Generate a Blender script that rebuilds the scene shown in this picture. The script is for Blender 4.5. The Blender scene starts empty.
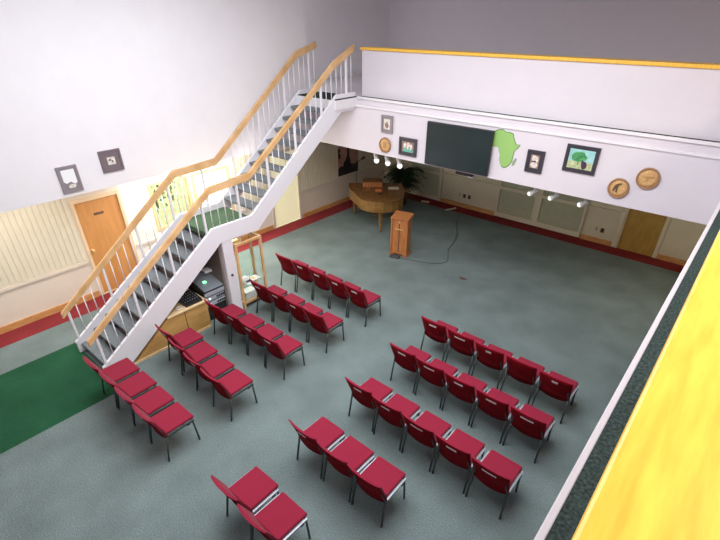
import bpy, bmesh, math, random
from mathutils import Vector, Matrix
random.seed(7)
PI = math.pi
C = bpy.context.scene.collection
sc = bpy.context.scene

# ------------------------------------------------------------------ materials
def nt(name):
    m = bpy.data.materials.new(name); m.use_nodes = True
    n = m.node_tree; b = n.nodes['Principled BSDF']
    return m, n, b
def mat(name, col, rough=0.6, metal=0.0, noise=0.0, scale=30, bump=0.0, spec=0.5, emit=0, stretch=(1, 1, 1), sheen=0):
    m, n, b = nt(name)
    c = (*col, 1)
    b.inputs['Base Color'].default_value = c
    b.inputs['Roughness'].default_value = rough
    b.inputs['Metallic'].default_value = metal
    b.inputs['Specular IOR Level'].default_value = spec
    if sheen: b.inputs['Sheen Weight'].default_value = sheen
    if emit:
        b.inputs['Emission Color'].default_value = c
        b.inputs['Emission Strength'].default_value = emit
    if noise or bump:
        tc = n.nodes.new('ShaderNodeTexCoord'); mp = n.nodes.new('ShaderNodeMapping')
        mp.inputs['Scale'].default_value = stretch
        nz = n.nodes.new('ShaderNodeTexNoise'); nz.inputs['Scale'].default_value = scale
        nz.inputs['Detail'].default_value = 5
        n.links.new(tc.outputs['Object'], mp.inputs[0]); n.links.new(mp.outputs[0], nz.inputs['Vector'])
        if noise:
            r = n.nodes.new('ShaderNodeValToRGB')
            r.color_ramp.elements[0].position = .3; r.color_ramp.elements[1].position = .7
            r.color_ramp.elements[0].color = (*[max(0, v * (1 - noise)) for v in col], 1)
            r.color_ramp.elements[1].color = (*[min(1, v * (1 + noise)) for v in col], 1)
            n.links.new(nz.outputs['Fac'], r.inputs[0]); n.links.new(r.outputs[0], b.inputs['Base Color'])
        if bump:
            bp = n.nodes.new('ShaderNodeBump'); bp.inputs['Strength'].default_value = bump
            bp.inputs['Distance'].default_value = .01
            n.links.new(nz.outputs['Fac'], bp.inputs['Height']); n.links.new(bp.outputs[0], b.inputs['Normal'])
    return m
def wood(name, a, b2, scale=3, stretch=(1, 12, 12), rough=.45):
    m, n, b = nt(name)
    tc = n.nodes.new('ShaderNodeTexCoord'); mp = n.nodes.new('ShaderNodeMapping')
    mp.inputs['Scale'].default_value = stretch
    nz = n.nodes.new('ShaderNodeTexNoise'); nz.inputs['Scale'].default_value = scale; nz.inputs['Detail'].default_value = 6
    r = n.nodes.new('ShaderNodeValToRGB')
    r.color_ramp.elements[0].position = .35; r.color_ramp.elements[1].position = .68
    r.color_ramp.elements[0].color = (*a, 1); r.color_ramp.elements[1].color = (*b2, 1)
    n.links.new(tc.outputs['Object'], mp.inputs[0]); n.links.new(mp.outputs[0], nz.inputs['Vector'])
    n.links.new(nz.outputs['Fac'], r.inputs[0]); n.links.new(r.outputs[0], b.inputs['Base Color'])
    b.inputs['Roughness'].default_value = rough
    return m
def carpet(name, col, big=.15, fine=.3):
    m, n, b = nt(name)
    tc = n.nodes.new('ShaderNodeTexCoord')
    n1 = n.nodes.new('ShaderNodeTexNoise'); n1.inputs['Scale'].default_value = 70; n1.inputs['Detail'].default_value = 3
    n2 = n.nodes.new('ShaderNodeTexNoise'); n2.inputs['Scale'].default_value = 1.6; n2.inputs['Detail'].default_value = 4
    for q in (n1, n2): n.links.new(tc.outputs['Object'], q.inputs['Vector'])
    def ramp(lo, hi):
        r = n.nodes.new('ShaderNodeValToRGB'); r.color_ramp.elements[0].position = .3; r.color_ramp.elements[1].position = .7
        r.color_ramp.elements[0].color = lo; r.color_ramp.elements[1].color = hi; return r
    r1 = ramp((*[v * (1 - fine) for v in col], 1), (*[v * (1 + fine) for v in col], 1))
    r2 = ramp((1 - big,) * 3 + (1,), (1 + big,) * 3 + (1,))
    n.links.new(n1.outputs['Fac'], r1.inputs[0]); n.links.new(n2.outputs['Fac'], r2.inputs[0])
    mx = n.nodes.new('ShaderNodeMix'); mx.data_type = 'RGBA'; mx.blend_type = 'MULTIPLY'; mx.inputs[0].default_value = 1
    n.links.new(r1.outputs[0], mx.inputs[6]); n.links.new(r2.outputs[0], mx.inputs[7])
    n.links.new(mx.outputs[2], b.inputs['Base Color'])
    bp = n.nodes.new('ShaderNodeBump'); bp.inputs['Strength'].default_value = .5; bp.inputs['Distance'].default_value = .01
    n.links.new(n1.outputs['Fac'], bp.inputs['Height']); n.links.new(bp.outputs[0], b.inputs['Normal'])
    b.inputs['Roughness'].default_value = .95; b.inputs['Specular IOR Level'].default_value = .1
    return m

M = {}
M['carpet'] = carpet('grey_green_carpet', (.160, .200, .198))
M['red_carpet'] = carpet('red_carpet', (.22, .03, .034))
M['green_carpet'] = carpet('green_carpet', (.018, .082, .04))
M['landing'] = carpet('landing_carpet', (.10, .17, .095))
M['tread'] = carpet('tread_carpet', (.20, .22, .235))
M['weave'] = carpet('edge_carpet', (.032, .045, .04), .1, .6)
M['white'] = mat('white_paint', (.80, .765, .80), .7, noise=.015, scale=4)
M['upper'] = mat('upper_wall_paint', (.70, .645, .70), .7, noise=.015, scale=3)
M['nosing'] = mat('grey_pink_nosing', (.50, .45, .46), .6)  # even grey-pink tone, darker than the white trim
M['rail_white'] = mat('white_gloss_paint', (.80, .77, .82), .4)
M['cream'] = mat('cream_wall', (.72, .62, .52), .75, noise=.02, scale=3)
M['wallglare'] = mat('lower_wall_glare', (.84, .80, .74), .7, noise=.02, scale=3)  # window glare put into a whiter colour for this stretch of wall
M['closet'] = mat('brown_grey_shaded_panel', (.22, .18, .16), .8)  # brown-grey, darkened to carry the shade under the stair
M['beige'] = mat('beige_panel', (.68, .62, .48), .7, noise=.03, scale=3)
M['slat'] = mat('cream_slat', (.70, .64, .49), .7, noise=.03, scale=5)
M['blind'] = mat('vertical_blind', (.50, .52, .38), .7, noise=.06, scale=8)
M['blindgold'] = mat('gold_blind', (.75, .58, .28), .6, noise=.1, scale=8)
M['oak'] = wood('oak_handrail', (.60, .35, .15), (.78, .50, .26), 3, (1, 1, 1))
M['cap'] = wood('oak_cap', (.80, .42, .045), (.93, .58, .08), 5, (9, 1, 1), .4)
M['base'] = wood('baseboard_wood', (.52, .25, .08), (.66, .36, .14), 4, (1, 1, 6))
M['door'] = wood('orange_door_wood', (.56, .25, .075), (.64, .31, .10), 2, (1, 5, 1), .4)
M['doorframe'] = mat('door_frame_paint', (.78, .58, .38), .6)
M['door_far'] = wood('far_door_wood', (.40, .24, .05), (.50, .31, .08), 3, (4, 1, 1), .4)
M['yellow'] = mat('pale_yellow_door_glow', (.90, .84, .55), .5, emit=.42)  # light on the yellow door put in as a faint glow
M['glow'] = mat('daylit_glass', (1, .97, .86), .4, emit=2.6)
M['piano'] = wood('piano_walnut', (.17, .085, .022), (.26, .14, .038), 3, (1, 1, 3), .28)
M['pianolid'] = wood('piano_lid_wood', (.14, .065, .018), (.22, .10, .03), 3, (1, 4, 1), .2)
M['cherry'] = wood('cherry_wood', (.34, .12, .035), (.47, .18, .06), 4, (6, 6, 1), .4)
M['cherry_dark'] = mat('dark_inlay', (.09, .03, .015), .5)
M['gold'] = mat('brass', (.8, .58, .25), .35, .6)
M['red'] = mat('crimson_upholstery', (.25, .014, .038), .85, noise=.16, scale=120, bump=.3, sheen=.08, spec=.15)
M['red_back'] = mat('crimson_back_fabric', (.19, .004, .009), .9, noise=.16, scale=120, bump=.3, spec=.1)
M['frame'] = mat('charcoal_steel', (.055, .075, .075), .45, .4)
M['grey'] = mat('light_grey_steel', (.42, .42, .48), .4, .3)
M['black'] = mat('black_plastic', (.015, .015, .018), .4)
M['darkgrey'] = mat('dark_grey_plastic', (.05, .055, .06), .5)
M['midgrey'] = mat('grey_panel_metal', (.30, .33, .38), .4, .3)
M['silver'] = mat('silver_face', (.55, .57, .65), .3, .4)
M['paper'] = mat('white_paper', (.86, .85, .88), .7)
M['screen'] = mat('dark_screen', (.018, .03, .032), .12)
M['picframe'] = mat('dark_picture_frame', (.045, .04, .055), .4)
M['greyframe'] = mat('grey_wood_frame', (.26, .22, .24), .5)
M['brownframe'] = mat('brown_grey_mat', (.17, .13, .145), .5)
M['africa'] = mat('lime_green_decal', (.30, .52, .15), .6)
M['outline'] = mat('dark_green_outline', (.10, .20, .07), .6)
M['mada'] = mat('grey_green_decal', (.28, .36, .22), .6)
M['wicker'] = mat('woven_straw', (.62, .36, .15), .7, noise=.2, scale=40, bump=.4)
M['wicker_rim'] = mat('woven_rim', (.36, .19, .10), .7, noise=.2, scale=60, bump=.4)
M['wicker_mark'] = mat('dark_painted_figure', (.12, .07, .03), .7)
M['wicker_mid'] = mat('tan_painted_figure', (.45, .24, .09), .7)
M['photo_sky'] = mat('photo_teal', (.33, .62, .60), .4, noise=.3, scale=6)
M['photo_green'] = mat('photo_tree_green', (.06, .28, .10), .5, noise=.5, scale=25)
M['photo_sand'] = mat('photo_grass', (.50, .55, .30), .5, noise=.3, scale=18)
M['photo_dark'] = mat('photo_dark_figures', (.06, .03, .07), .5)
M['photo_pale'] = mat('photo_pale', (.72, .66, .60), .5, noise=.3, scale=25)
M['photo_brown'] = mat('photo_brown', (.30, .18, .14), .5, noise=.5, scale=30)
M['photo_aqua'] = mat('photo_aqua', (.12, .45, .35), .5, noise=.4, scale=20)
M['poster_sky'] = mat('poster_dusk', (.45, .25, .20), .6, noise=.2, scale=2)
M['poster_dark'] = mat('poster_silhouette', (.022, .018, .02), .6)
M['leaf'] = mat('dark_leaf', (.012, .035, .015), .55, noise=.3, scale=12)
M['leaf2'] = mat('garden_leaf', (.10, .17, .07), .6, noise=.4, scale=6)
M['terracotta'] = mat('brown_pot', (.12, .06, .03), .6)
M['orange'] = mat('orange_petals', (.65, .16, .06), .6, noise=.2, scale=30)
M['lamp_white'] = mat('white_lamp_housing', (.86, .86, .86), .35)
M['lamp_lit'] = mat('lamp_glass', (1, .99, .97), .3, emit=.9)
M['desk'] = wood('light_oak_desk', (.50, .27, .08), (.62, .36, .13), 3, (1, 1, 5), .45)
M['desk_top'] = wood('pale_oak_top', (.70, .50, .27), (.80, .60, .36), 3, (1, 4, 1), .45)
M['ceiling'] = mat('ceiling_white', (.82, .80, .80), .8)
M['skylight'] = mat('skylight_glass', (.90, .96, 1.0), .5, emit=.9)
M['led'] = mat('white_indicator', (.9, .95, 1), .4, emit=3)
M['led2'] = mat('green_indicator', (.3, 1, .5), .4, emit=1.5)
M['ground'] = mat('outdoor_grass', (.34, .36, .20), .9, noise=.3, scale=3)
M['stain'] = mat('brown_stain', (.10, .045, .03), .9)
g, gn, gb = nt('clear_glass'); M['glass'] = g
gb.inputs['Transmission Weight'].default_value = 1; gb.inputs['Roughness'].default_value = .02
gb.inputs['IOR'].default_value = 1.1; gb.inputs['Base Color'].default_value = (.93, .98, .95, 1)

# ------------------------------------------------------------------ mesh helpers
class MB:
    def __init__(s): s.bm = bmesh.new(); s.mats = []
    def _mi(s, m):
        if m is None: return 0
        if m not in s.mats: s.mats.append(m)
        return s.mats.index(m)
    def _new(s, verts, m):
        mi = s._mi(m)
        for f in {f for v in verts for f in v.link_faces}: f.material_index = mi
    def box(s, a, b, m=None, bev=0, seg=2):
        a, b = [min(p, q) for p, q in zip(a, b)], [max(p, q) for p, q in zip(a, b)]
        r = bmesh.ops.create_cube(s.bm, size=1)
        vs = r['verts']
        for v in vs: v.co = Vector([a[i] + (v.co[i] + .5) * (b[i] - a[i]) for i in range(3)])
        s._new(vs, m)
        if bev:
            es = list({e for v in vs for e in v.link_edges})
            bmesh.ops.bevel(s.bm, geom=es, offset=bev, segments=seg, affect='EDGES', profile=.5)
        return s
    def tube(s, pts, r, m=None, n=8, r2=None):
        pts = [Vector(p) for p in pts]; rings = []; mi = s._mi(m)
        N = len(pts)
        for i, p in enumerate(pts):
            d = (pts[min(i + 1, N - 1)] - pts[max(i - 1, 0)]).normalized()
            up = Vector((0, 0, 1)) if abs(d.z) < .9 else Vector((1, 0, 0))
            u = d.cross(up).normalized(); w = u.cross(d)
            rr = r if r2 is None else r + (r2 - r) * i / (N - 1)
            rings.append([s.bm.verts.new(p + rr * (math.cos(2 * PI * k / n) * u + math.sin(2 * PI * k / n) * w)) for k in range(n)])
        for i in range(N - 1):
            for k in range(n):
                f = s.bm.faces.new((rings[i][k], rings[i][(k + 1) % n], rings[i + 1][(k + 1) % n], rings[i + 1][k])); f.material_index = mi; f.smooth = True
        for rg, rev in ((rings[0], True), (rings[-1], False)):
            f = s.bm.faces.new(rg[::-1] if rev else rg); f.material_index = mi
        return s
    def prism(s, poly, axis, a, b, m=None):
        """extrude a polygon (2D points in the two other axes, in order) along axis from a to b"""
        mi = s._mi(m)
        def P(p, t):
            return Vector((t, p[0], p[1])) if axis == 0 else Vector((p[0], t, p[1])) if axis == 1 else Vector((p[0], p[1], t))
        A = [s.bm.verts.new(P(p, a)) for p in poly]; B = [s.bm.verts.new(P(p, b)) for p in poly]
        n = len(poly); fs = [s.bm.faces.new(A), s.bm.faces.new(B[::-1])]
        for i in range(n): fs.append(s.bm.faces.new((A[i], B[i], B[(i + 1) % n], A[(i + 1) % n])))
        for f in fs: f.material_index = mi
        return s
    def lathe(s, prof, c=(0, 0, 0), m=None, n=24, axis=2):
        mi = s._mi(m); rings = []
        for r, h in prof:
            ring = []
            for k in range(n):
                a = 2 * PI * k / n; x, y = r * math.cos(a), r * math.sin(a)
                co = (x, y, h) if axis == 2 else (x, h, y) if axis == 1 else (h, x, y)
                ring.append(s.bm.verts.new(Vector(co) + Vector(c)))
            rings.append(ring)
        for i in range(len(rings) - 1):
            for k in range(n):
                f = s.bm.faces.new((rings[i][k], rings[i][(k + 1) % n], rings[i + 1][(k + 1) % n], rings[i + 1][k])); f.material_index = mi; f.smooth = True
        for rg in (rings[0], rings[-1]):
            try: f = s.bm.faces.new(rg); f.material_index = mi
            except Exception: pass
        return s
    def build(s, name, m, parent=None, loc=None):
        bmesh.ops.recalc_face_normals(s.bm, faces=s.bm.faces[:])
        me = bpy.data.meshes.new(name)
        if s.mats:
            for q in s.mats: me.materials.append(M[q] if isinstance(q, str) else q)
        else: me.materials.append(M[m] if isinstance(m, str) else m)
        s.bm.to_mesh(me); s.bm.free()
        o = bpy.data.objects.new(name, me); C.objects.link(o)
        if parent: o.parent = parent
        if loc: o.location = loc
        return o
def tag(o, label=None, cat=None, group=None, kind=None):
    if label: o['label'] = label
    if cat: o['category'] = cat
    if group: o['group'] = group
    if kind: o['kind'] = kind
    return o
def empty(name, loc, label, cat, group=None, rz=0):
    o = bpy.data.objects.new(name, None); C.objects.link(o); o.location = loc; o.rotation_euler = (0, 0, rz)
    o.empty_display_size = .1
    return tag(o, label, cat, group)
def struct(name, mb, m): return tag(mb.build(name, m), kind='structure')
def copy_tree(o, parent=None):
    c = o.copy(); C.objects.link(c)
    if parent: c.parent = parent
    for ch in list(o.children): copy_tree(ch, c)
    return c

# ------------------------------------------------------------------ dimensions
XL, YF = -9.77, 12.69            # left and far walls below the galleries
XU, YU = -8.38, 7.9              # upper wall over the left side, face of the far gallery
ZB, ZM, ZC = 2.6, 3.69, 6.3      # underside of the galleries, gallery floor, ceiling
XR, YN = 3.2, -3.0

# ------------------------------------------------------------------ floor (one slab, carpet colours laid as in the room)
mb = MB()
xs = [XL, -9.25, -8.4, -6.49, XR]; ys = [YN, 1.62, 12.18, YF]
for i in range(4):
    for j in range(3):
        k = 'carpet'
        if i == 0 or j == 2: k = 'red_carpet'
        elif i == 2 and j == 0: k = 'green_carpet'
        mi = mb._mi(k)
        f = mb.bm.faces.new([mb.bm.verts.new(p) for p in ((xs[i], ys[j], 0), (xs[i + 1], ys[j], 0), (xs[i + 1], ys[j + 1], 0), (xs[i], ys[j + 1], 0))])
        f.material_index = mi
mi = mb._mi('carpet')
for q in (((XL, YN), (XR, YN), (XR, YF), (XL, YF)),):
    f = mb.bm.faces.new([mb.bm.verts.new((x, y, -.1)) for x, y in q]); f.material_index = mi
fl = struct('floor', mb, None)

# ------------------------------------------------------------------ walls
mb = MB()                          # left wall with openings for window, glazed door
X0, X1 = XL - .15, XL
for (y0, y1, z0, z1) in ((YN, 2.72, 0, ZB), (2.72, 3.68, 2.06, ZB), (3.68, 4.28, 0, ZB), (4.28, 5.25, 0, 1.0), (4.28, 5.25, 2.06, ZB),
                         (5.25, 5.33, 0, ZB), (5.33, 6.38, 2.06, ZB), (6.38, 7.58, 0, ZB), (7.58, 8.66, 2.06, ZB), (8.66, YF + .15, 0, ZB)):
    mb.box((X0, y0, z0), (X1, y1, z1), 'wallglare' if 3.6 < y0 < 7.6 else 'cream')
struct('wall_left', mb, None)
mb = MB()
for y0, y1 in ((YN, 2.68), (6.42, 7.54), (8.70, YF)):
    y = y0
    while y + .075 < y1:
        mb.box((XL, y, .86), (XL + .012, y + .075, ZB)); y += .1
struct('trim_1', mb, 'slat')        # vertical slat panelling above the rail
mb = MB()
for y0, y1 in ((YN, 2.68), (3.72, 5.28), (6.42, 7.54), (8.70, YF)):
    mb.box((XL, y0, .79), (XL + .03, y1, .85))
struct('trim_2', mb, 'cream')
mb = MB()
for y0, y1 in ((YN, 2.68), (3.72, 5.28), (6.42, 7.54), (8.70, YF)):
    mb.box((XL, y0, 0), (XL + .025, y1, .13))
struct('baseboard_left', mb, 'base')

struct('wall_far', MB().box((XL, YF, 0), (-1.97, YF + .15, ZB)).box((-1.09, YF, 0), (XR, YF + .15, ZB)).box((-1.97, YF, 2.06), (-1.09, YF + .15, ZB)), 'beige')
mb = MB()
for x0, x1 in ((-9.7, -8.68), (-7.38, -5.5), (-2.9, -2.08), (-1.0, XR)):
    x = x0
    while x + .075 < x1:
        mb.box((x, YF - .012, .97), (x + .075, YF, ZB)); x += .1
struct('trim_3', mb, 'slat')
struct('trim_4', MB().box((-9.7, YF - .05, .87), (-8.66, YF, .95)).box((-7.39, YF - .05, .87), (-5.47, YF, .95)).box((-2.9, YF - .05, .87), (-2.06, YF, .95)), 'beige')
struct('baseboard_far', MB().box((-9.7, YF - .03, 0), (-8.66, YF, .13)).box((-7.39, YF - .03, 0), (-5.47, YF, .13)).box((-2.9, YF - .03, 0), (-2.06, YF, .13)).box((-1.0, YF - .03, 0), (XR, YF, .13)), 'base')

# galleries: slab + fascia
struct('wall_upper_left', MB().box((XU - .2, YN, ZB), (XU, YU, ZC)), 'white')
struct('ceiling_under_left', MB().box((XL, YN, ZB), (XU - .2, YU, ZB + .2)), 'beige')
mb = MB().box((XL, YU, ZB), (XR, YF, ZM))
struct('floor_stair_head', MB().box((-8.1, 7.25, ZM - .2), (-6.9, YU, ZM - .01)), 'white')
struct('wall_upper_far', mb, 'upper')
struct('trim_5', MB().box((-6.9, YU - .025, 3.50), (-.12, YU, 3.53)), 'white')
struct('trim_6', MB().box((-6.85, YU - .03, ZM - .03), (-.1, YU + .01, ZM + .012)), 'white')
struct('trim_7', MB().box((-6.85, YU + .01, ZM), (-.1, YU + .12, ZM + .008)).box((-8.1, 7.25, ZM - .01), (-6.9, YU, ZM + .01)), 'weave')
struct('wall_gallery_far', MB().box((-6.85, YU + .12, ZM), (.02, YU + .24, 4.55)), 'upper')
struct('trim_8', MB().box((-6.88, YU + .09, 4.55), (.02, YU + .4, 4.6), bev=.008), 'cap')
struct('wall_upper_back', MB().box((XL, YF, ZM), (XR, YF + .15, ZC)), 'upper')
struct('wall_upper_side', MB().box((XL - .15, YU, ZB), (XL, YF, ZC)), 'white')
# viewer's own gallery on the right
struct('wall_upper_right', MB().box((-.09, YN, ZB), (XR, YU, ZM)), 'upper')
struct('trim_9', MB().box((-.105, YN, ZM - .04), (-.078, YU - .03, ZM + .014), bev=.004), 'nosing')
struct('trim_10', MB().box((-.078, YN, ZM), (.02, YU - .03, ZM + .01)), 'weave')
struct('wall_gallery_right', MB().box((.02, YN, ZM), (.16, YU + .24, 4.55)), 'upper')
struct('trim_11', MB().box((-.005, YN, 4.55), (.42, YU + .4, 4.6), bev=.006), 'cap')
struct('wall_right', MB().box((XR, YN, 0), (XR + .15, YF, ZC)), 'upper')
struct('wall_near', MB().box((XL, YN - .15, 0), (XR, YN, ZC)), 'upper')
# ceiling with a skylight well
struct('ceiling', MB().box((XL, YN, ZC), (-7.2, YF, ZC + .1)).box((-1.0, YN, ZC), (XR, YF, ZC + .1)).box((-7.2, YN, ZC), (-1.0, 1.0, ZC + .1)).box((-7.2, 5.6, ZC), (-1.0, YF, ZC + .1)), 'ceiling')
struct('window_1', MB().box((-7.2, 1.0, ZC + .04), (-1.0, 5.6, ZC + .09)), 'skylight')

# ------------------------------------------------------------------ left wall windows and doors
w = tag(bpy.data.objects.new('window_2', None), kind='structure'); C.objects.link(w); w.location = (XL, 4.76, 1.0)
mb = MB()
for a, b in (((-.10, -.48, .05), (.02, -.43, 1.01)), ((-.10, .44, .05), (.02, .49, 1.01)), ((-.10, -.48, 0), (.02, .49, .05)), ((-.10, -.48, 1.01), (.02, .49, 1.06)), ((-.04, -.02, .05), (-.015, .02, 1.01))):
    mb.box(a, b)
mb.build('window_frame', 'blindgold', w)
MB().box((-.055, -.43, .05), (-.045, .44, 1.01)).build('pane', 'glass', w)
mb = MB()
for k in range(9):
    y = -.41 + k * .1 
    if k in (4,): continue
    mb.box((-.02, y, .05), (-.012, y + .03, 1.0))
mb.build('vertical_blind', 'blindgold', w)
w = tag(bpy.data.objects.new('window_3', None), kind='structure'); C.objects.link(w); w.location = (XL, 5.855, 0)
mb = MB()
for a, b in (((-.10, -.52, .1), (.02, -.45, 1.99)), ((-.10, .45, .1), (.02, .52, 1.99)), ((-.10, -.52, 1.99), (.02, .52, 2.06)), ((-.1, -.52, 0), (.02, .52, .1))):
    mb.box(a, b)
mb.build('window_frame', 'blindgold', w)
MB().box((-.07, -.45, .1), (-.05, .45, 1.99)).build('pane', 'glow', w)
# orange wood door
w = tag(bpy.data.objects.new('door_1', None), kind='structure'); C.objects.link(w); w.location = (XL, 3.2, 0)
MB().box((-.12, -.48, 0), (.02, -.42, 2.03)).box((-.12, .42, 0), (.02, .48, 2.03)).box((-.12, -.48, 2.03), (.02, .48, 2.1)).build('door_frame', 'doorframe', w)
MB().box((-.07, -.42, .01), (-.02, .42, 2.03)).build('door_leaf', 'door', w)
h = MB().lathe([(.028, 0), (.028, .01), (.012, .015), (.012, .05), (.03, .06), (.03, .08), (.015, .09)], (-.02, -.36, 1.02), axis=0).build('door_handle', 'gold', w)
mb = MB().box((-.02, -.11, 1.71), (-.012, .08, 1.755), 'cherry_dark')
for k in range(5): mb.box((-.012, -.09 + k * .035, 1.725), (-.0105, -.07 + k * .035, 1.74), 'greyframe')
mb.build('door_sign', None, w)
# pale yellow door, its brightness added as emission
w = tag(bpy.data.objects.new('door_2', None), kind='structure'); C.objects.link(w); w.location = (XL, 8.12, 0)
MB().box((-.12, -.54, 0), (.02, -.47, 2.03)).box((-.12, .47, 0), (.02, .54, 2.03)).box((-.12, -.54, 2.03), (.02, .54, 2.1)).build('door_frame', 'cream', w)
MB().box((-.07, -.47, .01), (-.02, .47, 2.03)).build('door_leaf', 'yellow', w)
# far door
w = tag(bpy.data.objects.new('door_3', None), kind='structure'); C.objects.link(w); w.location = (-1.53, YF, 0)
MB().box((-.50, -.03, 0), (-.42, .1, 2.03)).box((.42, -.03, 0), (.50, .1, 2.03)).box((-.5, -.03, 2.03), (.5, .1, 2.1)).build('door_frame', 'slat', w)
MB().box((-.42, .02, .01), (.42, .07, 2.03)).box((-.42, .0, -.0), (.42, .1, .008)).build('door_leaf', 'door_far', w)
MB().lathe([(.03, 0), (.012, -.015), (.012, -.05), (.03, -.06), (.015, -.09)], (.36, .02, 1.02), axis=1).build('door_handle', 'gold', w)
# far windows with vertical blinds
def far_window(n, x0, x1):
    w = tag(bpy.data.objects.new('window_%d' % n, None), kind='structure'); C.objects.link(w)
    cx = (x0 + x1) / 2; hw = (x1 - x0) / 2; w.location = (cx, YF, 0)
    f = MB()
    for a, b in (((-hw, -.07, .03), (hw, 0, .17)), ((-hw, -.06, .17), (-hw + .07, 0, 2.4)), ((hw - .07, -.06, .17), (hw, 0, 2.4)), ((-hw + .07, -.055, .86), (hw - .07, 0, .95)), ((-hw + .07, -.06, 2.33), (hw - .07, 0, 2.4))):
        f.box(a, b)
    f.build('window_frame', 'beige', w)
    s = MB(); x = -hw + .08
    while x + .075 < hw - .07:
        s.prism([(x, -.03), (x + .07, -.012), (x + .07, -.008), (x, -.026)], 2, .18, .85)
        s.prism([(x, -.03), (x + .07, -.012), (x + .07, -.008), (x, -.026)], 2, .96, 2.32); x += .08
    s.build('vertical_blind', 'blind', w)
far_window(4, -8.65, -7.40)
far_window(5, -5.46, -4.20)
far_window(6, -4.20, -2.92)
struct('trim_12', MB().box((-2.09, YF - .06, .02), (-1.99, YF, 1.0)), 'slat')
# outdoors behind the left window
tag(MB().box((-18, -2, -.15), (XL - .16, 12, -.12)).build('lawn', 'ground'), kind='structure')

# ------------------------------------------------------------------ garden shrub seen through the window
def leafblob(name, c, r, n, m, seedv, parent=None, size=.09):
    rnd = random.Random(seedv); mb = MB(); mi = 0
    for _ in range(n):
        d = Vector((rnd.gauss(0, 1), rnd.gauss(0, 1), rnd.gauss(0, 1))).normalized() * rnd.uniform(.5, 1)
        p = Vector(c) + Vector((d.x * r[0], d.y * r[1], d.z * r[2]))
        a = Vector((rnd.gauss(0, 1), rnd.gauss(0, 1), rnd.gauss(0, 1))).normalized(); b = a.orthogonal().normalized()
        q = [p - a * size, p + b * size * .45, p + a * size, p - b * size * .45]
        mb.bm.faces.new([mb.bm.verts.new(v) for v in q])
    return mb.build(name, m, parent)
t = empty('garden_shrub', (-11.6, 5.0, -.12), 'leafy green shrub outside the window behind the stair rail', 'shrub')
leafblob('foliage', (0, 0, 1.5), (.5, 1.0, .8), 230, 'leaf2', 3, t)
MB().tube([(0, 0, 0), (.05, .05, .8), (0, .1, 1.6)], .05, r2=.02).build('stem', 'terracotta', t)

# ------------------------------------------------------------------ staircase
t = empty('staircase', (0, 0, 0), 'open-riser staircase with white stringers, oak handrails and a mid landing', 'staircase')
XA, XB = -6.93, -8.07
topl = [(1.57, .0), (1.57, .23), (4.0, 1.91), (4.88, 1.91), (7.33, 3.78), (7.89, 3.78), (7.89, 3.44), (7.45, 3.44), (4.97, 1.59), (4.12, 1.60), (1.93, 0)]
MB().prism(topl, 0, XA - .055, XA).build('stringer', 'rail_white', t)
MB().prism(topl, 0, XB, XB + .055).build('stringer', 'rail_white', t)
xi0, xi1 = XB + .055, XA - .055
for i in range(1, 10):
    y = 1.64 + (i - 1) * .262; z = .18 * i
    MB().box((xi0, y, z - .05), (xi1, y + .285, z), bev=.012).build('tread', 'tread', t)
MB().box((xi0, 3.97, 1.70), (xi1, 5.0, 1.80), bev=.01).build('landing', 'landing', t)
MB().prism([(2.0, .03), (4.10, 1.58), (4.10, 1.60), (2.0, .05)], 0, xi0 + .001, xi1 - .001).build('soffit', 'closet', t)
MB().box((XB + .12, 4.10, 0), (XA - .11, 4.14, 1.69)).build('closet_side', 'closet', t)
MB().prism([(2.05, 0), (4.10, 0), (4.10, 1.56), (2.05, .05)], 0, XB + .07, XB + .09).build('closet_back', 'closet', t)
for i in range(1, 10):
    y = 5.0 + (i - 1) * .25; z = 1.8 + .189 * i
    MB().box((xi0, y, z - .05), (xi1, y + .275, z), bev=.012).build('tread', 'tread', t)
def ztop(y):
    if y < 4.0: return 1.91 - (4.0 - y) * (1.68 / 2.43)
    if y < 4.88: return 1.91
    if y < 7.33: return 1.91 + (y - 4.88) * (1.87 / 2.45)
    return 3.78
rails = {XA - .0275: [(1.5, .76), (4.07, 2.60), (4.94, 2.64), (7.25, 4.32), (7.88, 4.60)], XB + .0275: [(1.53, .80), (4.05, 2.68), (4.98, 2.71), (7.25, 4.45), (7.88, 4.62)]}
def zr(pts, y):
    for (a, za), (b, zb) in zip(pts, pts[1:]):
        if a <= y <= b: return za + (zb - za) * (y - a) / (b - a)
    return pts[-1][1]
for xr, pts in rails.items():
    mb = MB()
    up = [(y, z + .055) for y, z in pts]; dn = [(y, z - .065) for y, z in pts][::-1]
    mb.prism(up + dn, 0, xr - .028, xr + .028)
    es = [e for e in mb.bm.edges]
    bmesh.ops.bevel(mb.bm, geom=es, offset=.012, segments=2, affect='EDGES')
    mb.build('handrail', 'oak', t)
    k = 0; y = 1.64
    while y < 7.8:
        zt = zr(pts, y) - .055
        if k % 5 == 0: MB().box((xr - .018, y - .018, ztop(y) - .03), (xr + .018, y + .018, zt)).build('newel_post', 'rail_white', t)
        else: MB().tube([(xr, y, ztop(y) - .03), (xr, y, zt)], .009, n=6).build('baluster', 'rail_white', t)
        y += .15; k += 1
MB().box((XA - .11, 4.14, 0), (XA - .01, 4.36, 1.66)).build('support_post', 'rail_white', t)
MB().box((XB + .01, 4.14, 0), (XB + .11, 4.36, 1.66)).build('support_post', 'rail_white', t)
tag(MB().lathe([(.02, 0), (.024, .012), (.01, .02), (.016, .035), (.006, .045)], (XA - .01, 4.24, .88), axis=0).build('wall_hook', 'black'), 'small dark round hook on the white post under the stair landing', 'hook')

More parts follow.
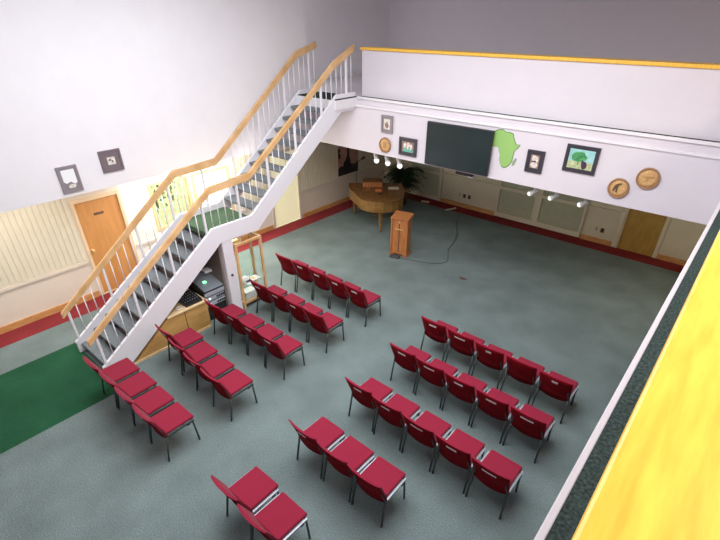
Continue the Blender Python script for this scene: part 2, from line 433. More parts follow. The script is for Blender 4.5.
# ------------------------------------------------------------------ desk under the stair, with equipment
t = empty('desk', (-7.4, 2.8, 0), 'low oak cabinet with a slanted end fitted under the stairs', 'cabinet')
o = MB().prism([(-.74, 0), (.80, 0), (.80, .57), (.02, .57)], 0, -.30, .46).build('body', 'desk', t)
MB().box((-.32, .0, .57), (.48, .82, .60), bev=.006).build('desk_top', 'desk_top', t)
MB().box((.46, -.76, 0), (.475, .80, .045)).build('plinth', 'desk_top', t)
MB().box((.46, .33, .05), (.466, .34, .56)).build('door_seam', 'cherry_dark', t)
t = empty('mixing_console', (-7.16, 3.38, .60), 'flat black sound mixer on the right end of the oak cabinet', 'mixer')
MB().prism([(-.2, 0), (.18, 0), (.18, .04), (-.2, .10)], 1, -.17, .17).build('housing', 'black', t)
mb = MB()
for i in range(6):
    for j in range(4):
        mb.lathe([(.008, 0), (.007, .014)], (-.12 + j * .07, -.13 + i * .05, .09 - (j * .07) * .155 - .002), n=8)
mb.build('knob', 'grey', t); t.children[-1]['kind'] = 'stuff'
t = empty('monitor', (-7.52, 3.0, .60), 'small grey-green screen standing on the oak cabinet under the stairs', 'monitor')
MB().box((-.06, -.09, 0), (.06, .09, .015)).build('stand_base', 'darkgrey', t)
MB().box((-.012, -.02, .015), (.012, .02, .07)).build('stand_neck', 'darkgrey', t)
MB().box((-.02, -.16, .07), (.01, .16, .28), bev=.006).build('display', 'darkgrey', t)
MB().box((.01, -.145, .085), (.0125, .145, .265)).build('screen', 'midgrey', t)
t = empty('headphones', (-7.05, 3.1, .60), 'small pale cable coil lying on the front of the oak cabinet', 'cable')
pts = [(.05 * math.cos(a * .5) * 1.0, .05 * math.sin(a * .5), .008 + a * .0006) for a in range(26)]
t.name = 'cable_coil'
MB().tube(pts, .006, n=6).build('cable', 'paper', t)

# audio rack
t = empty('audio_rack', (-7.35, 3.93, 0), 'black equipment rack with grey sloped mixer and two silver units under the landing', 'rack')
MB().box((-.3, -.27, 0), (.24, -.25, .62)).box((-.3, .25, 0), (.24, .27, .62)).box((-.3, -.27, .0), (.24, .27, .03)).box((-.3, -.27, .0), (-.28, .27, .78)).build('cabinet', 'black', t)
MB().prism([(-.3, .80), (.27, .66), (.27, .62), (-.3, .62)], 1, -.27, .27).build('mixer_body', 'black', t)
mb = MB().prism([(-.27, .7966), (.26, .6665), (.26, .6745), (-.27, .8046)], 1, -.25, .25); mb.build('mixer_panel', 'midgrey', t)
MB().box((.2, -.27, .56), (.275, .27, .64), bev=.006).build('mixer_front', 'silver', t)
for k, z in enumerate((.44, .32)):
    u = MB().box((-.2, -.245, z), (.255, .245, z + .085), bev=.004).build('amplifier', 'silver', t)
    mb = MB()
    for j in range(4): mb.box((.255, -.02 + j * .05, z + .02), (.259, .02 + j * .05, z + .065))
    mb.build('vent', 'black', u)
    MB().lathe([(.018, 0), (.014, .008)], (.256, -.17, z + .045), n=12, axis=0).build('lamp', 'led', u)
MB().box((-.2, -.245, .06), (.24, .245, .28), bev=.004).build('lower_unit', 'black', t)
MB().box((.0, -.12, .7345), (.06, -.06, .76)).build('indicator', 'led2', t)
tag(MB().box((-.08, -.1, 0), (.08, .1, .05), bev=.012).build('white_device', 'paper', loc=(-7.5, 4.05, .842)), 'small white box on top of the black equipment rack', 'box')
bpy.data.objects['white_device'].name = 'small_box'

# ------------------------------------------------------------------ glass display cabinet beside the post
t = empty('display_cabinet', (-7.13, 4.72, 0), 'oak-framed glass display cabinet beside the white post', 'display cabinet')
mb = MB(); D, W, Hh = .19, .315, 1.45
for sx in (-1, 1):
    for sy in (-1, 1): mb.box((sx * D, sy * W, 0), (sx * (D - .045), sy * (W - .045), Hh))
    for z in (.10, Hh - .05): mb.box((sx * D, -W + .045, z), (sx * (D - .04), W - .045, z + .05))
for sy in (-1, 1):
    for z in (.10, Hh - .05): mb.box((-D + .045, sy * W, z), (D - .045, sy * (W - .04), z + .05))
mb.build('frame', 'oak', t)
MB().box((-D + .01, -W + .01, .08), (D - .01, W - .01, .10)).build('base', 'red_carpet', t)
for sx in (-1, 1): MB().box((sx * (D - .02), -W + .045, .15), (sx * (D - .024), W - .045, Hh - .05)).build('pane', 'glass', t)
MB().box((-D + .03, -W + .045, .50), (D - .03, W - .045, .508)).build('shelf', 'glass', t)
t = empty('baseball_cap', (-7.1, 4.62, .509), 'white cap with a dark badge on the display cabinet shelf', 'cap')
MB().lathe([(.10, 0), (.105, .03), (.09, .08), (.05, .11), (.0, .12)], n=20).build('crown', 'paper', t)
MB().prism([(.06, -.08), (.16, -.06), (.18, 0), (.16, .06), (.06, .08)], 2, .0, .012).build('brim', 'paper', t)
MB().box((.09, -.04, .03), (.108, .04, .065)).build('badge', 'black', t)
mb = MB().box((-.08, -.10, 0), (.1, .10, .012), 'paper'); mb.box((-.05, -.07, .012), (.07, .0, .0135), 'wicker')
tag(mb.build('printed_booklet', None, loc=(-7.1, 4.84, .509)), 'white printed booklet beside the cap on the display cabinet shelf', 'booklet')
tag(MB().box((-.1, -.14, 0), (.1, .14, .2), bev=.01).build('white_carton', 'paper', loc=(-7.1, 4.66, .101)), 'white carton at the bottom of the display cabinet', 'box')

# ------------------------------------------------------------------ chairs
def make_chair(rail):
    root = empty('stacking_chair', (0, 0, 0), 'chair', 'chair')
    MB().box((-.212, .07, .425), (.212, .50, .475), bev=.02, seg=3).build('seat', 'red', root)
    # curved backrest: outer shell in darker fabric, leaning back
    mb = MB(); nu, nv = 8, 6; F = []; B = []
    for j in range(nv + 1):
        v = j / nv; a = []; b = []
        for i in range(nu + 1):
            u = i / nu * 2 - 1
            hw = .238 - .010 * (1 - v)
            edge = .022 * (1 - (1 - abs(u)) ** 2 * 0) * u * u
            z = .39 + .43 * v + (.014 * (1 - u * u) if j == nv else 0) + (-.03 * (1 - u * u) if j == 0 else 0)
            y = .065 - .15 * (z - .44) / .375 + .028 * u * u
            y = min(y, .052 + .028 * u * u)
            th = .036 * (1 - .35 * u ** 4) * (1 - .3 * (2 * v - 1) ** 4)
            a.append(mb.bm.verts.new((u * hw, y + th / 2, z + .004))); b.append(mb.bm.verts.new((u * hw, y - th / 2, z - .004)))
        F.append(a); B.append(b)
    i0 = mb._mi('red'); i1 = mb._mi('red_back')
    for j in range(nv):
        for i in range(nu):
            f = mb.bm.faces.new((F[j][i], F[j][i + 1], F[j + 1][i + 1], F[j + 1][i])); f.material_index = i0; f.smooth = True
            f = mb.bm.faces.new((B[j][i + 1], B[j][i], B[j + 1][i], B[j + 1][i + 1])); f.material_index = i1; f.smooth = True
    for j in range(nv):
        for i in (0, nu):
            mb.bm.faces.new((F[j][i], F[j + 1][i], B[j + 1][i], B[j][i])).material_index = i0
    for i in range(nu):
        for j in (0, nv):
            mb.bm.faces.new((F[j][i], F[j][i + 1], B[j][i + 1], B[j][i])).material_index = i0
    mb.build('backrest', None, root)
    for s in (-1, 1):
        MB().tube([(s * .215, .49, .0), (s * .215, .46, .425)], .0135).build('leg', 'frame', root)
        MB().tube([(s * .232, .0, .0), (s * .222, .07, .40)], .0135).build('leg', 'frame', root)
        MB().tube([(s * .222, .07, .40), (s * .20, .045, .50), (s * .20, .015, .60)], .010).build('back_upright', 'frame', root)
        MB().box((s * .216, .09, .405), (s * .238, .47, .43)).build('side_rail', rail, root)
    for yy in (.46, .08): MB().tube([(-.215, yy, .412), (.215, yy, .412)], .009).build('cross_rail', 'frame', root)
    MB().box((.239, .36, .395), (.247, .41, .428), bev=.002).build('ganging_clip', 'black', root)
    # stitched pocket on the back of the backrest
    mb = MB(); n = 6
    for lo, hi, off in ((.60, .70, .026),):
        P = []
        for j, z in enumerate((lo, hi)):
            v = (z - .44) / .375; r = []
            for i in range(n + 1):
                u = (i / n * 2 - 1) * .62
                r.append((u * .224, .065 - .15 * v + .028 * u * u - off, z))
            P.append(r)
        O = [[mb.bm.verts.new(p) for p in r] for r in P]; I = [[mb.bm.verts.new((p[0], p[1] + .006, p[2])) for p in r] for r in P]
        for i in range(n):
            mb.bm.faces.new((O[0][i], O[0][i + 1], O[1][i + 1], O[1][i])); mb.bm.faces.new((I[0][i + 1], I[0][i], I[1][i], I[1][i + 1]))
            mb.bm.faces.new((O[1][i], O[1][i + 1], I[1][i + 1], I[1][i])); mb.bm.faces.new((O[0][i], O[0][i + 1], I[0][i + 1], I[0][i]))
        for i in (0, n): mb.bm.faces.new((O[0][i], O[1][i], I[1][i], I[0][i]))
    mb.build('back_pocket', 'red_back', root)
    return root
protoL, protoR = make_chair('frame'), make_chair('grey')
ORD = ['end', 'second', 'third', 'fourth', 'fifth']
ROWS = {'L': [(5.57, 5, 'front row'), (4.47, 4, 'second row'), (3.49, 4, 'third row'), (2.38, 4, 'fourth row'), (1.37, 4, 'rearmost row')],
        'R': [(5.55, 5, 'front row'), (4.60, 5, 'second row'), (3.54, 5, 'third row'), (2.48, 3, 'fourth row'), (1.35, 2, 'rearmost row')]}
PAPER = {('L', 0): (1, 2, 3, 4), ('L', 1): (0, 1, 2), ('L', 2): (1, 2, 3), ('L', 3): (0, 1, 2), ('L', 4): (0, 1, 2),
         ('R', 0): (0, 1, 2, 4), ('R', 1): (0, 1, 2, 3, 4), ('R', 2): (0, 1, 2, 3, 4), ('R', 3): (0,), ('R', 4): ()}
PT = {('R', 0): .524, ('L', 3): .515}
DX = {('L', 3): .07, ('L', 4): .03, ('L', 2): -.03, ('R', 0): -.06, ('R', 1): -.01, ('R', 4): -.03}
used = set(); PITCH = .51; leafm = None
WIDE = {('R', 0, 2): (.09, .05), ('R', 0, 4): (.085, .045), ('R', 0, 1): (.19, .036), ('R', 1, 3): (.15, .04), ('R', 1, 4): (.18, .036), ('R', 2, 2): (.18, .036), ('R', 2, 4): (.18, .036), ('R', 1, 1): (.18, .036)}
def leaflet(x, y, rz, w, h, label, group):
    mb = MB(); n = 4; zb = .64; zt = .70 + h; P = []
    for z in (zb, zt):
        v = (z - .44) / .375; r = []
        for i in range(n + 1):
            xx = (i / n - .5) * w; u = xx / .224
            tilt = .006 * (i / n - .5)
            r.append((xx, .065 - .15 * v + .028 * u * u - .0195, z + (tilt if z == zt else 0)))
        P.append(r)
    O = [[mb.bm.verts.new((p[0], p[1] - .001, p[2])) for p in r] for r in P]; I = [[mb.bm.verts.new((p[0], p[1] + .0012, p[2])) for p in r] for r in P]
    for i in range(n):
        mb.bm.faces.new((O[0][i], O[0][i + 1], O[1][i + 1], O[1][i])); mb.bm.faces.new((I[0][i + 1], I[0][i], I[1][i], I[1][i + 1]))
        mb.bm.faces.new((O[1][i], O[1][i + 1], I[1][i + 1], I[1][i])); mb.bm.faces.new((O[0][i], O[0][i + 1], I[0][i + 1], I[0][i]))
    for i in (0, n): mb.bm.faces.new((O[0][i], O[1][i], I[1][i], I[0][i]))
    o = mb.build('leaflet', 'paper', loc=(x, y, 0)); o.rotation_euler.z = rz
    return tag(o, label, 'leaflet', group)
rnd = random.Random(4)
for side, proto in (('L', protoL), ('R', protoR)):
    block = 'left block' if side == 'L' else 'right block'
    for ri, (y, n, rname) in enumerate(ROWS[side]):
        for k in range(n):
            if side == 'L':
                x = -4.62 + DX.get((side, ri), 0) - .255 - PT.get((side, ri), PITCH) * k                       # k counted from the centre aisle
                idx = n - 1 - k                                     # counted from the left end, as in the photo
            else:
                x = -3.33 + DX.get((side, ri), 0) + .255 + PT.get((side, ri), PITCH) * k; idx = k
            rz = rnd.uniform(-.015, .015); yy = y + rnd.uniform(-.012, .012) + (.045 * (k - .5) if (side, ri) == ('L', 3) else 0) - (.012 * (k - 4) if side == 'R' else 0)
            if side not in used: o = proto; used.add(side)
            else: o = copy_tree(proto)
            o.location = (x, yy, 0); o.rotation_euler.z = rz
            place = 'chair at the aisle end' if k == 0 else 'chair, %s from the aisle' % ORD[k]
            tag(o, 'red upholstered %s, %s of the %s' % (place, rname, block), 'chair', '%s chairs of the %s' % (rname, block))
            if idx in PAPER[(side, ri)]:
                wd, hh = WIDE.get((side, ri, idx), (.14, .045))
                wh = 'aisle-end chair' if k == 0 else '%s chair from the aisle' % ORD[k]
                leaflet(x, yy, rz, wd, hh, 'white leaflet on the back of the %s, %s, %s' % (wh, rname, block), 'white leaflets in the chair back pockets')

# ------------------------------------------------------------------ lectern
t = empty('lectern', (-6.08, 8.66, 0), 'cherry wood lectern with cross on its front, standing alone on the carpet', 'lectern', rz=math.radians(14))
MB().box((-.20, -.155, .05), (.20, .155, .97)).build('body', 'cherry', t)
for s in (-1, 1): MB().box((s * .225, -.175, .03), (s * .19, -.135, .97), bev=.004).build('corner_post', 'cherry', t)
MB().box((-.235, -.18, .0), (-.12, .17, .055)).box((.12, -.18, 0), (.235, .17, .055)).build('foot', 'cherry', t)
MB().box((-.008, -.163, .1), (.008, -.155, .92)).build('front_groove', 'cherry_dark', t)
MB().box((-.10, -.166, .70), (.10, -.156, .725)).build('cross_bar', 'gold', t)
MB().lathe([(.022, -.168), (.022, -.156)], (0, 0, .90), n=16, axis=1).build('emblem', 'gold', t)
MB().prism([(-.19, .97), (.175, .97), (.175, 1.06), (-.19, .99)], 0, -.235, .235).build('reading_top', 'cherry', t)
MB().box((-.22, -.205, .985), (.22, -.19, 1.02)).build('book_ledge', 'cherry', t)
tag(MB().box((-.13, -.08, 0), (.13, .08, .055), bev=.02).build('power_box', 'darkgrey', loc=(-6.05, 8.38, .001)), 'low dark grey box on the floor against the foot of the lectern', 'box')
bpy.data.objects['power_box'].rotation_euler.z = math.radians(14)
bpy.data.objects['power_box'].name = 'cable_box'
def floor_cable(name, pts, label):
    cu = bpy.data.curves.new(name, 'CURVE'); cu.dimensions = '3D'; cu.bevel_depth = .005
    sp = cu.splines.new('NURBS'); sp.points.add(len(pts) - 1)
    for p, q in zip(sp.points, pts): p.co = (q[0], q[1], .008, 1)
    sp.use_endpoint_u = True; sp.order_u = 4
    cu.materials.append(M['black'])
    dg = bpy.context.evaluated_depsgraph_get()
    tmp = bpy.data.objects.new('tmp', cu); C.objects.link(tmp); dg.update()
    me = bpy.data.meshes.new_from_object(tmp.evaluated_get(dg)); bpy.data.objects.remove(tmp)
    o = bpy.data.objects.new(name, me); C.objects.link(o)
    return tag(o, label, 'cable')
floor_cable('floor_cable', [(-5.9, 8.42), (-5.5, 8.55), (-5.0, 8.7), (-4.85, 9.1), (-5.3, 9.6), (-5.35, 10.2), (-5.7, 10.9), (-6.2, 11.6), (-6.3, 12.1)], 'thin black cable looping over the carpet from lectern to far wall')
# small brown stain on the carpet
pts = [(.085 * (1 + .25 * math.sin(3 * a)) * math.cos(a), .055 * (1 + .3 * math.cos(2 * a)) * math.sin(a)) for a in [i * PI / 8 for i in range(16)]]
tag(MB().prism(pts, 2, .0005, .004).build('carpet_stain', 'stain', loc=(-4.18, 8.53, 0)), 'small dark brown stain on the open carpet right of the lectern', 'stain')
for i, (x, y, w_, l_, a, lb) in enumerate(((-7.75, 12.3, .16, .26, .3, 'cream power strip on the floor by the far wall, nearer the piano'), (-6.75, 12.25, .12, .4, 1.2, 'cream power strip on the floor by the far wall, below the outlets'))):
    t = empty('power_strip', (x, y, 0), lb, 'power strip', 'power strips by the far wall', rz=a)
    MB().box((-l_ / 2, -w_ / 4, 0), (l_ / 2, w_ / 4, .035), bev=.006).build('casing', 'slat', t)
    mb = MB()
    for k in range(4): mb.box((-l_ / 2 + .03 + k * l_ / 5, -.014, .035), (-l_ / 2 + .055 + k * l_ / 5, .014, .0365))
    mb.build('sockets', 'darkgrey', t)
# outlets on the far wall
def outlet(x, z, dark, lb):
    t = empty('wall_outlet', (x, YF, z), lb, 'outlet', 'outlets low on the far wall')
    MB().box((-.045, -.008, -.06), (.045, 0, .06), bev=.003).build('plate', 'slat' if not dark else 'cherry_dark', t)
    MB().box((-.018, -.011, .01), (.018, -.008, .042)).box((-.018, -.011, -.042), (.018, -.008, -.01)).build('socket', 'cherry_dark' if not dark else 'black', t)
outlet(-6.73, .38, False, 'cream wall plate left of the two dark outlets on the far wall')
outlet(-6.56, .37, True, 'left one of two dark outlets side by side below the screen')
outlet(-6.39, .37, True, 'right one of two dark outlets side by side below the screen')
outlet(-2.56, .37, False, 'cream wall plate beside the dark outlet near the far door')
outlet(-2.41, .36, True, 'dark outlet on the cream panel nearest the far door')

# ------------------------------------------------------------------ piano
u = Vector((.66, -.75, 0)); ang = math.atan2(u.y, u.x)           # local +x points to the tail
t = empty('grand_piano', (-8.08, 10.10, 0), 'brown wooden baby grand piano in the far left corner, tail towards the seats', 'piano', rz=ang)
def outline(sc=1.0):
    P = [(-.35, -.72), (-.35, .72), (.0, .72)]
    # straight (bass) side then rounded tail then curved treble side
    P += [(.55, .70)]
    for k in range(9):
        a = PI / 2 - k * PI / 8 * .95
        P.append((.78 + .50 * math.cos(a), .10 + .58 * math.sin(a)))
    P += [(.55, -.56), (.35, -.63), (.15, -.70), (.0, -.72)]
    return [(x * sc, y * sc * 1.08) for x, y in P]
MB().prism(outline(), 2, .66, .95).build('case', 'piano', t)
MB().prism(outline(1.015), 2, .95, .972).build('lid', 'pianolid', t)
MB().box((-.58, -.72, .62), (-.35, .72, .70)).box((-.58, -.72, .62), (-.35, -.64, .86)).box((-.58, .64, .62), (-.35, .72, .86)).build('key_bed', 'piano', t)
mb = MB().box((-.56, -.64, .70), (-.36, .64, .735), 'paper')
for k in range(36):
    if k % 7 in (2, 6): continue
    mb.box((-.47, -.62 + k * .0355, .735), (-.36, -.606 + k * .0355, .748), 'black')
mb.build('keyboard', None, t)
for (x, y) in ((-.42, .62), (-.42, -.62), (1.02, .10)):
    MB().lathe([(.035, 0), (.03, .04), (.035, .08), (.05, .3), (.06, .5), (.075, .58), (.075, .67)], (x, y, 0), n=12).build('leg', 'piano', t)
MB().box((-.03, -.13, .12), (.03, .13, .16)).box((-.02, -.1, .16), (.02, -.07, .66)).box((-.02, .07, .16), (.02, .1, .66)).build('pedal_lyre', 'piano', t)
c, s_ = math.cos(ang), math.sin(ang)
def pw(x, y): return (-8.08 + c * x - s_ * y, 10.10 + s_ * x + c * y)
x, y = pw(.62, .05)
t = empty('flower_bowl', (x, y, .974), 'small bowl of orange flowers on the piano lid', 'bowl')
MB().lathe([(.05, 0), (.09, .04), (.11, .07), (.10, .07), (.08, .04), (.0, .02)], n=20).build('bowl', 'terracotta', t)
leafblob('petals', (0, 0, .09), (.1, .1, .04), 110, 'orange', 5, t, .025)
x, y = pw(-.1, -.1)
t = empty('music_case', (x, y, .974), 'brown box with music standing on the piano lid near the keys', 'box', rz=ang)
t.name = 'wooden_box'
MB().box((-.16, -.28, 0), (.16, .28, .14), bev=.01).build('body', 'cherry', t)
MB().box((-.17, -.29, .14), (.17, .29, .165), bev=.006).build('lid', 'pianolid', t)
x, y = pw(.15, .5)
o = MB().box((-.11, -.15, 0), (.11, .15, .006)).build('lid_highlight', 'beige', loc=(x, y, .9745)); o.rotation_euler.z = ang  # pale sheet stands in for a highlight on the lid
tag(o, 'pale flat sheet added as a highlight on the edge of the piano lid', 'highlight sheet')

# plants behind the piano
def palm(x, y, h, n, L, seedv, label, nm='potted_palm'):
    r = random.Random(seedv)
    t = empty(nm, (x, y, 0), label, 'plant')
    MB().lathe([(.13, 0), (.17, .28), (.19, .30), (.17, .31), (.0, .27)], n=18).build('pot', 'terracotta', t)
    MB().tube([(0, 0, .25), (.02, .01, h * .6), (0, .02, h)], .02, r2=.012, n=6).build('stem', 'terracotta', t)
    mb = MB()
    for k in range(n):
        a = r.uniform(0, 2 * PI); el = r.uniform(.1, 1.1); ln = L * r.uniform(.6, 1)
        z0 = h * r.uniform(.55, 1); N = 9; prev = None
        for i in range(N + 1):
            s = i / N; d = ln * s
            px = math.cos(a) * d * math.cos(el); py = math.sin(a) * d * math.cos(el); pz = z0 + d * math.sin(el) - .55 * ln * s * s
            if i and i < N + 1:
                for sd in (-1, 1):
                    side = Vector((-math.sin(a), math.cos(a), 0)) * sd
                    fw = Vector((math.cos(a), math.sin(a), -.2)); p = Vector((px, py, pz))
                    l2 = .17 * (1 - .5 * s) * L / .6
                    tip = p + side * l2 + fw * l2 * .6 + Vector((0, 0, -.03)); w_ = fw * .022
                    mb.bm.faces.new([mb.bm.verts.new(v) for v in (p - w_, p + w_, tip)])
            cur = Vector((px, py, pz))
            if prev is not None:
                q = Vector((-math.sin(a), math.cos(a), 0)) * .005
                mb.bm.faces.new([mb.bm.verts.new(v) for v in (prev - q, prev + q, cur + q, cur - q)])
            prev = cur
    mb.build('fronds', 'leaf', t)
palm(-8.25, 11.68, 1.1, 120, .78, 11, 'dense dark green potted palm behind the piano')
t = empty('microphone_stand', (-9.3, 10.62, 0), 'thin dark microphone stand between the poster and the piano', 'microphone stand')
MB().lathe([(.13, 0), (.13, .015), (.02, .03)], n=20).build('base', 'black', t)
MB().tube([(0, 0, .02), (0, 0, 1.3)], .012, n=8).build('pole', 'black', t)
MB().tube([(-.12, -.10, 1.22), (.16, .12, 1.48)], .010, n=8).build('boom', 'black', t)
MB().tube([(.14, .105, 1.46), (.21, .16, 1.52)], .035, n=10).build('microphone', 'black', t)

# giraffe-like poster on the left wall
t = empty('wall_poster', (XL + .012, 10.72, 0), 'dusk-coloured poster with dark long-necked animal silhouettes, on the left wall', 'poster')
MB().box((0, -.45, .9), (.022, .49, 1.80)).build('canvas', 'poster_sky', t)
mb = MB()
X_ = (.022, .024)
mb.prism([(-.45, .9), (.49, .9), (.49, 1.22), (.3, 1.16), (.12, 1.2), (-.1, 1.12), (-.3, 1.2), (-.45, 1.14)], 0, *X_)
mb.prism([(-.24, 1.1), (.14, 1.1), (.12, 1.32), (.07, 1.46), (.05, 1.70), (.10, 1.74), (.04, 1.78), (-.02, 1.72), (-.03, 1.5), (-.1, 1.36), (-.2, 1.28)], 0, *X_)
mb.prism([(-.44, 1.45), (-.36, 1.42), (-.32, 1.52), (-.38, 1.6), (-.33, 1.68), (-.40, 1.76), (-.45, 1.7)], 0, *X_)
mb.build('silhouette', 'poster_dark', t)

# ------------------------------------------------------------------ things on the upper far wall
t = empty('television', (-4.33, YU - .006, 2.64), 'large flat black television on the white gallery front', 'television')
MB().box((-.3, -.03, .2), (.3, 0, .6)).build('wall_bracket', 'black', t)
MB().box((-.69, -.085, 0), (.69, -.03, .80), bev=.006).build('casing', 'black', t)
MB().box((-.668, -.0875, .03), (.668, -.085, .78)).build('screen', 'screen', t)
t = empty('sensor_bar', (-4.17, YU + .05, 2.5), 'small black device with grey end fixed under the gallery below the television', 'device')
t.name = 'media_receiver'
MB().box((-.17, -.06, .045), (.17, .06, .1), bev=.006).build('casing', 'black', t)
MB().box((.10, -.07, .03), (.19, .05, .05)).build('end_plate', 'grey', t)

def map_poly(pts, x0, z0, x1, z1): return [(x0 + (x1 - x0) * a, z0 + (z1 - z0) * b) for a, b in pts]
af = [(-3.355, 2.855), (-3.30, 2.90), (-3.262, 2.97), (-3.255, 3.03), (-3.25, 3.10), (-3.245, 3.15), (-3.19, 3.21), (-3.165, 3.262), (-3.235, 3.262), (-3.262, 3.30), (-3.30, 3.37), (-3.315, 3.42), (-3.39, 3.435), (-3.45, 3.43), (-3.50, 3.465), (-3.58, 3.455), (-3.65, 3.42), (-3.70, 3.35), (-3.725, 3.27), (-3.69, 3.20), (-3.63, 3.165), (-3.57, 3.18), (-3.53, 3.165), (-3.525, 3.12), (-3.49, 3.06), (-3.49, 2.98), (-3.455, 2.90), (-3.43, 2.86), (-3.39, 2.85)]
t = empty('continent_decal', (0, YU, 0), 'lime green continent map cut-out on white wall, half behind the television', 'wall decal')
cx = sum(p[0] for p in af) / len(af); cz = sum(p[1] for p in af) / len(af)
big = [(cx + (x - cx) * 1.06, cz + (z - cz) * 1.05) for x, z in af]
MB().prism(big, 1, -.004, 0).build('outline', 'outline', t)
MB().prism(af, 1, -.007, -.004).build('land', 'africa', t)
MB().prism([(-3.245, 2.89), (-3.205, 2.91), (-3.17, 3.02), (-3.195, 3.04), (-3.24, 2.97)], 1, -.006, 0).build('island', 'mada', t)

def picture(name, x, z, w, h, label, fr, art, border, group=None, axis='y', mat_m=None):
    """art: list of (material, x0,z0,x1,z1) in 0..1 of the inner picture"""
    if axis == 'y': t = empty(name, (x, YU, z), label, 'picture', group)
    else: t = empty(name, (XU, x, z), label, 'picture', group, rz=PI / 2)
    mb = MB()
    for a, b in (((-w / 2, -.03, -h / 2), (w / 2, -.004, -h / 2 + .035)), ((-w / 2, -.03, h / 2 - .035), (w / 2, -.004, h / 2)),
                 ((-w / 2, -.03, -h / 2 + .035), (-w / 2 + .035, -.004, h / 2 - .035)), ((w / 2 - .035, -.03, -h / 2 + .035), (w / 2, -.004, h / 2 - .035))):
        mb.box(a, b)
    mb.box((-w / 2, -.004, -h / 2), (w / 2, 0, h / 2))
    mb.build('frame', fr, t)
    MB().box((-w / 2 + .03, -.018, -h / 2 + .03), (w / 2 - .03, -.005, h / 2 - .03)).build('mat_board', mat_m or fr, t)
    iw, ih = w - 2 * border, h - 2 * border; mb = MB()
    for k, (m, poly) in enumerate(art):
        mb.prism([(-iw / 2 + a * iw, -ih / 2 + b * ih) for a, b in poly], 1, -.019 - .0008 * k - .0008, -.0185 - .0 * k, m)
    mb.build('print', None, t)
    return t
R4 = lambda a, b, c, d: [(a, b), (c, b), (c, d), (a, d)]
def blob(cx, cz, rx, rz, n=12, j=.12, sd=1):
    r = random.Random(sd); return [(cx + rx * math.cos(2 * PI * k / n) * (1 + r.uniform(-j, j)), cz + rz * math.sin(2 * PI * k / n) * (1 + r.uniform(-j, j))) for k in range(n)]
tree = [('photo_sky', R4(0, 0, 1, 1)), ('photo_sand', R4(0, 0, 1, .38)), ('photo_green', blob(.42, .62, .30, .27, sd=2)), ('photo_green', R4(.39, .2, .44, .5)), ('photo_dark', blob(.68, .22, .11, .2, sd=3)), ('photo_dark', blob(.60, .36, .06, .1, sd=4))]
picture('framed_picture', -2.115, 3.20, .51, .42, 'wide framed picture of a green tree and figures, on the gallery front', 'picframe', tree, .06)
grp = [('photo_brown', R4(0, 0, 1, 1)), ('photo_pale', blob(.25, .6, .12, .25, sd=5)), ('photo_pale', blob(.55, .72, .16, .2, sd=6)), ('photo_pale', blob(.8, .6, .1, .22, sd=7)), ('photo_aqua', R4(.15, 0, .95, .38)), ('photo_pale', blob(.5, .42, .09, .2, sd=8)), ('photo_pale', blob(.75, .36, .07, .15, sd=9))]
picture('framed_picture', -5.495, 2.875, .44, .35, 'dark-framed group photograph just left of the television', 'picframe', grp, .075)
fig = [('photo_brown', R4(0, 0, 1, 1)), ('photo_pale', blob(.5, .25, .42, .24, sd=10)), ('photo_pale', blob(.4, .75, .3, .22, sd=11)), ('photo_dark', blob(.5, .5, .3, .06, sd=12)), ('photo_pale', blob(.75, .7, .14, .22, sd=13))]
picture('framed_picture', -2.845, 3.04, .30, .37, 'small upright dark-framed photograph between the map cut-out and the tree picture', 'picframe', fig, .075)
picture('framed_picture', -6.05, 3.245, .30, .34, 'dark framed picture above the small straw disc near the stairs', 'greyframe', [('photo_pale', R4(0, 0, 1, 1)), ('photo_brown', blob(.5, .4, .3, .3))], .07)
lf = [('paper', R4(0, 0, 1, 1)), ('greyframe', [(0, 0), (1, 0), (1, .3), (.8, .22), (.5, .38), (.2, .3), (0, .4)]), ('photo_pale', blob(.55, .14, .3, .1, sd=14))]
picture('framed_picture', 2.46, 2.875, .31, .42, 'grey-framed pale landscape print, left one above the orange door', 'greyframe', lf, .055, axis='x')
rf = [('photo_pale', R4(0, 0, 1, 1)), ('brownframe', blob(.35, .62, .18, .14, sd=15)), ('brownframe', blob(.62, .42, .14, .16, sd=16))]
picture('framed_picture', 3.18, 3.03, .36, .355, 'square brown-grey framed print with tiny centre image, right of the landscape print', 'brownframe', rf, .115, axis='x')

def disc(x, z, r, label, marks):
    t = empty('straw_disc', (x, YU, z), label, 'wall basket', 'woven discs on the gallery front')
    MB().lathe([(r, 0), (r, -.02), (r * .97, -.032), (r * .86, -.03), (r * .84, -.018), (r * .84, 0)], n=32, axis=1).build('rim', 'wicker_rim', t)
    MB().lathe([(r * .84, -.002), (r * .84, -.018), (r * .5, -.015), (.001, -.014)], n=32, axis=1).build('centre', 'wicker', t)
    mb = MB()
    for m, poly in marks: mb.prism([(a * r, b * r) for a, b in poly], 1, -.0195, -.0145, m)
    mb.build('figure', None, t)
disc(-1.46, 2.87, .155, 'woven straw disc with a dark animal figure, left of the rightmost disc', [('wicker_mark', [(-.5, -.3), (-.42, .1), (-.3, .35), (.0, .5), (.25, .55), (.2, .38), (.0, .3), (-.05, 0), (.0, -.45), (-.15, -.4), (-.2, -.05), (-.35, -.35)])])
disc(-1.11, 3.09, .16, 'plain tan woven straw disc, rightmost on the gallery front', [('wicker_mid', [(-.5, .1), (.0, .2), (.45, .25), (.5, .1), (.1, .0), (.0, -.3), (-.1, -.3), (-.1, 0)])])
disc(-6.09, 2.82, .155, 'straw disc alone near the stairs, left of the group photograph', [('wicker_mid', [(-.3, -.4), (-.3, .4), (-.1, .5), (.0, .1), (.2, .45), (.3, .3), (.15, -.4)])])

